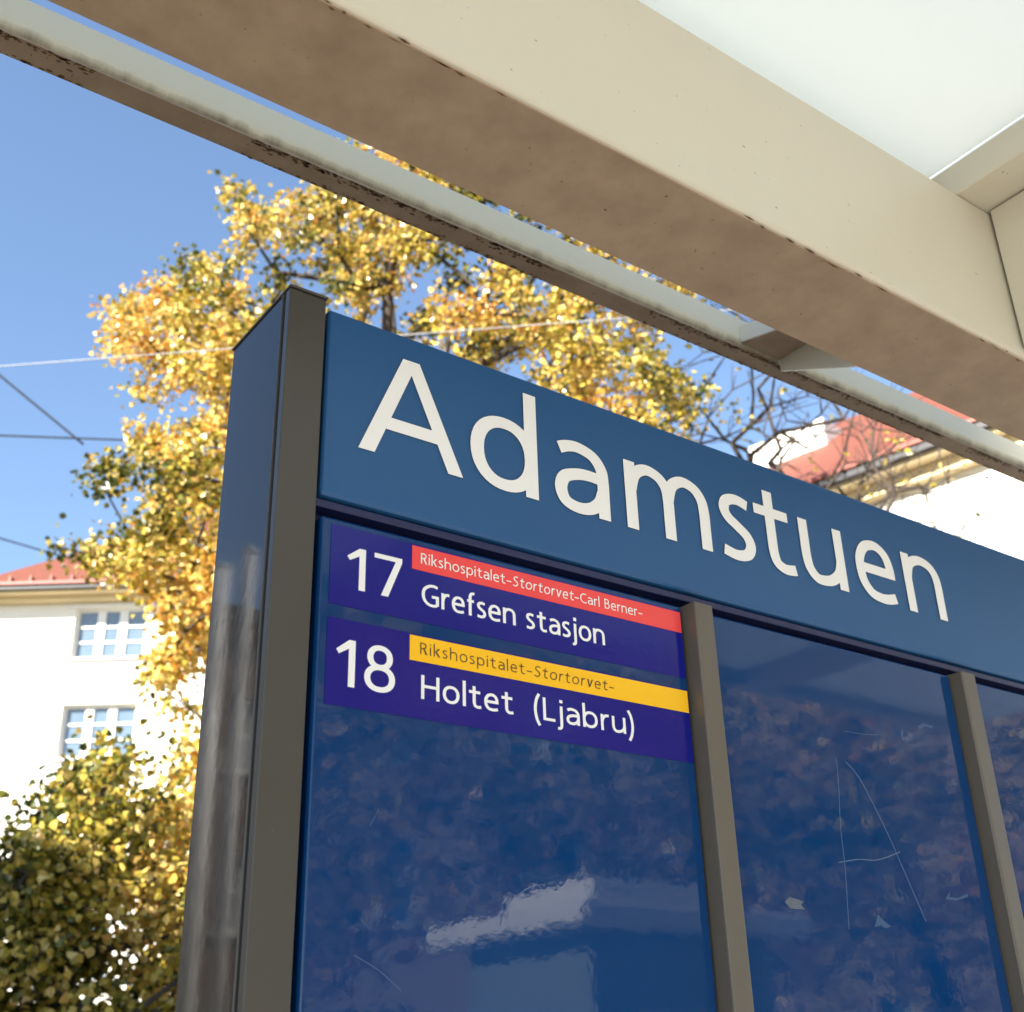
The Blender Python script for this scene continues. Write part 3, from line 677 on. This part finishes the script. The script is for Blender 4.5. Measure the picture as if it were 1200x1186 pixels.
# house with the three-light windows
hd = 30.0
fw_h = Vector((math.sin(YAW), math.cos(YAW), 0))
F1 = Local(fw_h*hd, RGT0.copy())
if F1.n.dot(fw_h) > 0: F1.n = -F1.n
h1 = empty('house', F1.o, 'white stucco house with red hip roof and three-light windows', 'house')
u_l, _ = F1.uz(-14, 760)
_, z_e = F1.uz(100, 706)
w1 = [F1.uz(87.3, 712), F1.uz(79.7, 773), F1.uz(169, 712)]
a1, b1_ = F1.uz(85.5, 742)[0], F1.uz(170, 742)[0]
c1, d1 = F1.uz(80, 772)[1], F1.uz(87, 713)[1]
c2, d2 = F1.uz(62, 889)[1], F1.uz(71, 826)[1]
holes = []
st = d1-d2
for j, (c, d) in enumerate(((c1, d1), (c2, d2), (c2-st, d2-st), (c2-2*st, d2-2*st))):
    if c < 0.3: continue
    for i in range(4):
        a = a1 + i*4.6; holes.append((a, a+(b1_-a1), c, d))
u_r = a1 + 4*4.6
wall = wall_with_holes(F1, 'wall', u_l, u_r, -0.14, z_e, holes, 0.16, STUCCO, h1)
F1.box('wall', u_l+0.002, u_r-0.002, -9.5, -0.45, -0.14, z_e-0.01, STUCCO, h1)
F1.box('wall', u_l, u_l+0.3, -0.449, -0.002, -0.14, z_e-0.002, STUCCO, h1)
for h in holes: casement(F1, *h, 0.16, h1)
F1.box('lintel_band', a1-0.25, b1_+0.3, -0.002, 0.04, d1+0.01, d1+0.10, WFRAME, h1)
F1.box('cornice', u_l-0.25, u_r+0.25, -9.7, 0.30, z_e-0.02, z_e+0.10, CORNICE, h1)
F1.box('soffit', u_l-0.55, u_r+0.55, -10, 0.60, z_e+0.102, z_e+0.20, CORNICE, h1)
F1.box('gutter', u_l-0.72, u_r+0.72, 0.602, 0.74, z_e+0.15, z_e+0.25, WIRE_D, h1)
rf1 = hip_roof(F1, u_l, u_r, 9.5, z_e+0.26, 4.7, 0.75, ROOFM, h1)
F1.box('eave_edge', u_l-0.75, u_r+0.75, 0.62, 0.80, z_e+0.255, z_e+0.34, ROOFE, rf1)
for i in range(34):
    u = u_l-0.5+i*0.55
    if u > u_r+0.5: break
    F1.box('seam', u, u+0.05, 0.45, 0.79, z_e+0.342, z_e+0.50, ROOFE, rf1)

# white house at the right: its wall runs away to the left of the picture
e0 = at_h(950, 580, 19.0)
vpx, vpy = -1020.0, 1290.0
dv = ray(vpx, vpy); dv.z = 0; dv.normalize()
F2 = Local(Vector((e0.x, e0.y, 0)), -dv)       # u runs towards the camera
if F2.n.x > 0: F2.n = -F2.n
h2 = empty('house', F2.o, 'big white rendered house with ochre eaves and sunlit red roof', 'house')
ze2 = F2.uz(985, 602)[1]
ua, ub = -7.0, 9.0
holes2 = []
for j in range(3):
    for i in range(4):
        a = ua+1.2+i*3.9; c = ze2-3.6-j*3.0
        if c > 0.4: holes2.append((a, a+1.9, c, c+1.5))
wall_with_holes(F2, 'wall', ua, ub, -0.14, ze2, holes2, 0.15, STUCCO, h2)
F2.box('wall', ua+0.002, ub-0.002, -10, -0.4, -0.14, ze2-0.01, STUCCO, h2)
F2.box('wall', ua, ua+0.3, -0.399, -0.002, -0.14, ze2-0.002, STUCCO, h2)
F2.box('wall', ub-0.3, ub, -0.399, -0.002, -0.14, ze2-0.002, STUCCO, h2)
for h in holes2: casement(F2, *h, 0.15, h2)
F2.box('cornice', ua-0.2, ub+0.2, -10.2, 0.22, ze2-0.01, ze2+0.20, CORNICE, h2)
F2.box('soffit', ua-0.45, ub+0.45, -10.5, 0.48, ze2+0.202, ze2+0.33, CORNICE, h2)
F2.box('gutter', ua-0.6, ub+0.6, 0.482, 0.60, ze2+0.28, ze2+0.40, WIRE_D, h2)
rf2 = hip_roof(F2, ua, ub, 10, ze2+0.41, 4.2, 0.6, ROOFM, h2)
F2.box('eave_edge', ua-0.6, ub+0.6, 0.50, 0.64, ze2+0.405, ze2+0.47, ROOFE, rf2)
dm = F2.box('white_roof_block', -2.7, -0.9, -5.2, -2.7, ze2+1.6, ze2+3.5, STUCCO, rf2)  # white block set on the slope as a pale patch

# ------------------------------------------------------------------ buildings and masts out of the frame, added for shade, bounce and reflections
hb = empty('shade_block', (-14, 0.5, 0), 'tall unseen brick block added to shade the tram stop', 'building')  # unseen, added to keep the sun off the sign
F3 = Local(Vector((-9.5, 0, 0)), Vector((0, 1, 0)))
if F3.n.x < 0: F3.n = -F3.n
hl3 = [(-0.9+i*2.6, 0.4+i*2.6, 1.2+j*3.0, 2.7+j*3.0) for i in range(4) for j in range(3)]
wall_with_holes(F3, 'wall', -1.45, 9.0, -0.14, 10.4, hl3, 0.12, BUILD, hb)
F3.box('wall', -1.449, 8.999, -9, -0.45, -0.14, 10.39, BUILD, hb)
for h in hl3: casement(F3, *h, 0.12, hb, 2, 2)
F3.box('roof', -1.46, 9.1, -9.2, 0.12, 10.402, 10.6, POST, hb)
F5 = Local(Vector((-10, 22, 0)), Vector((1, 0, 0)))
if F5.n.y > 0: F5.n = -F5.n
h5 = empty('mirrored_brick_house', F5.o, 'unseen brown brick house with flat roof, added to darken the post reflection', 'house')  # unseen, added as the dark tone mirrored in the post side
hl5 = [(-4.6+i*2.6, -3.4+i*2.6, 1.2+j*3.0, 2.7+j*3.0) for i in range(4) for j in range(3)]
wall_with_holes(F5, 'wall', -6, 6.5, -0.14, 10.2, hl5, 0.12, BRICKD, h5)
F5.box('wall', -5.999, 6.499, -9, -0.45, -0.14, 10.19, BRICKD, h5)
for h in hl5: casement(F5, *h, 0.12, h5, 2, 2)
F5.box('roof', -6.3, 6.8, -9.2, 0.3, 10.202, 10.5, POST, h5)
F4 = Local(Vector((13, -17, 0)), Vector((0.78, 0.62, 0)))
if F4.n.y < 0: F4.n = -F4.n
h4 = empty('added_town_house', F4.o, 'unseen beige town house added behind the shelter to bounce sun on the sign', 'house')  # unseen facade, added to bounce sun onto the sign and mirror in panels
hl4 = [(-9+i*3.2, -7.6+i*3.2, 1.2+j*3.0, 2.8+j*3.0) for i in range(6) for j in range(3)]
wall_with_holes(F4, 'wall', -11, 11, -0.14, 10, hl4, 0.12, BUILD, h4)
F4.box('wall', -10.99, 10.99, -9, -0.45, -0.14, 9.99, BUILD, h4)
for h in hl4: casement(F4, *h, 0.12, h4, 2, 2)
hip_roof(F4, -11, 11, 9, 10.05, 3.2, 0.5, ROOFM, h4)

KIOSK = mat('kiosk_white', (0.78, 0.77, 0.73), 0.5, noise_amt=0.2, noise_scale=3)
KBODY = mat('kiosk_grey_green', (0.20, 0.24, 0.22), 0.5, noise_amt=0.3, noise_scale=3)
kx0, kx1, ky0, ky1 = 5.5, 7.3, -6.2, -4.7
kk = empty('added_kiosk', (6.4, -5.45, 0), 'unseen grey-green hut with white roof, added behind the shelter for its reflection', 'added_kiosk')  # unseen, added only as a pale reflection in the panels
box('body', kx0, kx1, ky0, ky1, 0.12, 2.55, KBODY, kk, 0.02, 2); box('plinth', kx0-0.03, kx1+0.03, ky0-0.03, ky1+0.03, 0.0, 0.119, POST, kk)
box('roof', kx0-0.25, kx1+0.25, ky0-0.25, ky1+0.25, 2.552, 2.72, KIOSK, kk, 0.05, 3); box('roof', kx0+0.2, kx1-0.2, ky0+0.2, ky1-0.2, 2.722, 2.95, KIOSK, kk, 0.06, 3)
hw = box('hatch', kx0+0.35, kx1-0.35, ky1+0.002, ky1+0.03, 1.05, 2.05, PANE, kk); box('counter', kx0+0.3, kx1-0.3, ky1+0.002, ky1+0.28, 0.98, 1.03, MASTM, hw, 0.006, 1)

def simple_targets(c, rx, rz, n, seed):
    r = random.Random(seed); o = []
    while len(o) < n:
        v = Vector((r.uniform(-1, 1), r.uniform(-1, 1), r.uniform(-1, 1)))
        if v.length < 1 and noise.noise(v*2+Vector((seed, 0, 0))) > -0.25: o.append(c+Vector((v.x*rx, v.y*rx, v.z*rz)))
    return o
rr = random.Random(4)
for k, (tx, ty, hh, lb) in enumerate(((5.2, -9.8, 7.5, 'round autumn tree on the pavement behind the shelter, beside the brick block'), (10.3, -8.6, 7.2, 'round autumn tree on the pavement between two others behind the shelter'), (15.6, -9.4, 8.0, 'round autumn tree on the pavement near the beige town house'))):
    autumn_tree(Vector((tx, ty, 0.0)), hh, simple_targets(Vector((tx, ty, 4.9)), 2.8, 2.9, 210, 2+k), 5+k, lambda c: rr.randint(25, 38), lb, 'street_tree', 0.22, (0.10, 0.15), 0.62)

def mast(x, y, h, r, label):  # unseen poles added to mirror as pale streaks on the post side
    m = empty('streak_mast', (x, y, -0.14), label, 'mast', 'unseen masts added for mirrored streaks')
    path_tube('pole', [Vector((x, y, -0.14)), Vector((x, y, h*0.5)), Vector((x, y, h))], [r, r*0.92, r*0.8], MASTM, m, 16)
    path_tube('base_collar', [Vector((x, y, -0.14)), Vector((x, y, 0.25))], [r*1.35, r*1.3], MASTM, m, 16)
    path_tube('finial', [Vector((x, y, h)), Vector((x, y, h+0.06)), Vector((x, y, h+0.14))], [r*0.95, r*0.9, 0.01], MASTM, m, 16)
mast(-5.25, 14.6, 8.4, 0.10, 'unseen pale grey mast added for a streak mirrored in the post')
mast(-6.02, 17.6, 9.4, 0.17, 'thicker unseen pale grey mast added for the second mirrored streak')

# ------------------------------------------------------------------ overhead wires
def wire(p, q, ext0, ext1, r, m, label, sag=0.03):
    a = p-(q-p)*ext0; b = q+(q-p)*ext1; n = 16
    pts = [a.lerp(b, i/n)-Vector((0, 0, 4*sag*(i/n)*(1-i/n))) for i in range(n+1)]
    o = path_tube('overhead_wire', pts, [r]*(n+1), m, None, 6)
    tag(o, label, 'wire')
wire(at_h(18, 428, 9.0), at_h(740, 372, 9.0), 0.5, 0.5, 0.005, WIRE_L, 'pale overhead wire crossing in front of the golden tree', 0.0)
wire(at_h(18, 455, 20), at_h(92, 516, 20), 1.2, 0.08, 0.02, WIRE_D, 'dark slanting cable running down into the golden tree', 0.0)
wire(at_h(18, 511, 20.3), at_h(100, 514, 20.3), 2.0, 1.6, 0.018, WIRE_D, 'dark level cable entering the golden tree', 0.0)
wire(at_h(18, 636, 26), at_h(107, 662, 26), 1.2, 0.5, 0.02, WIRE_D, 'dark cable running down to the red hip roof', 0.0)
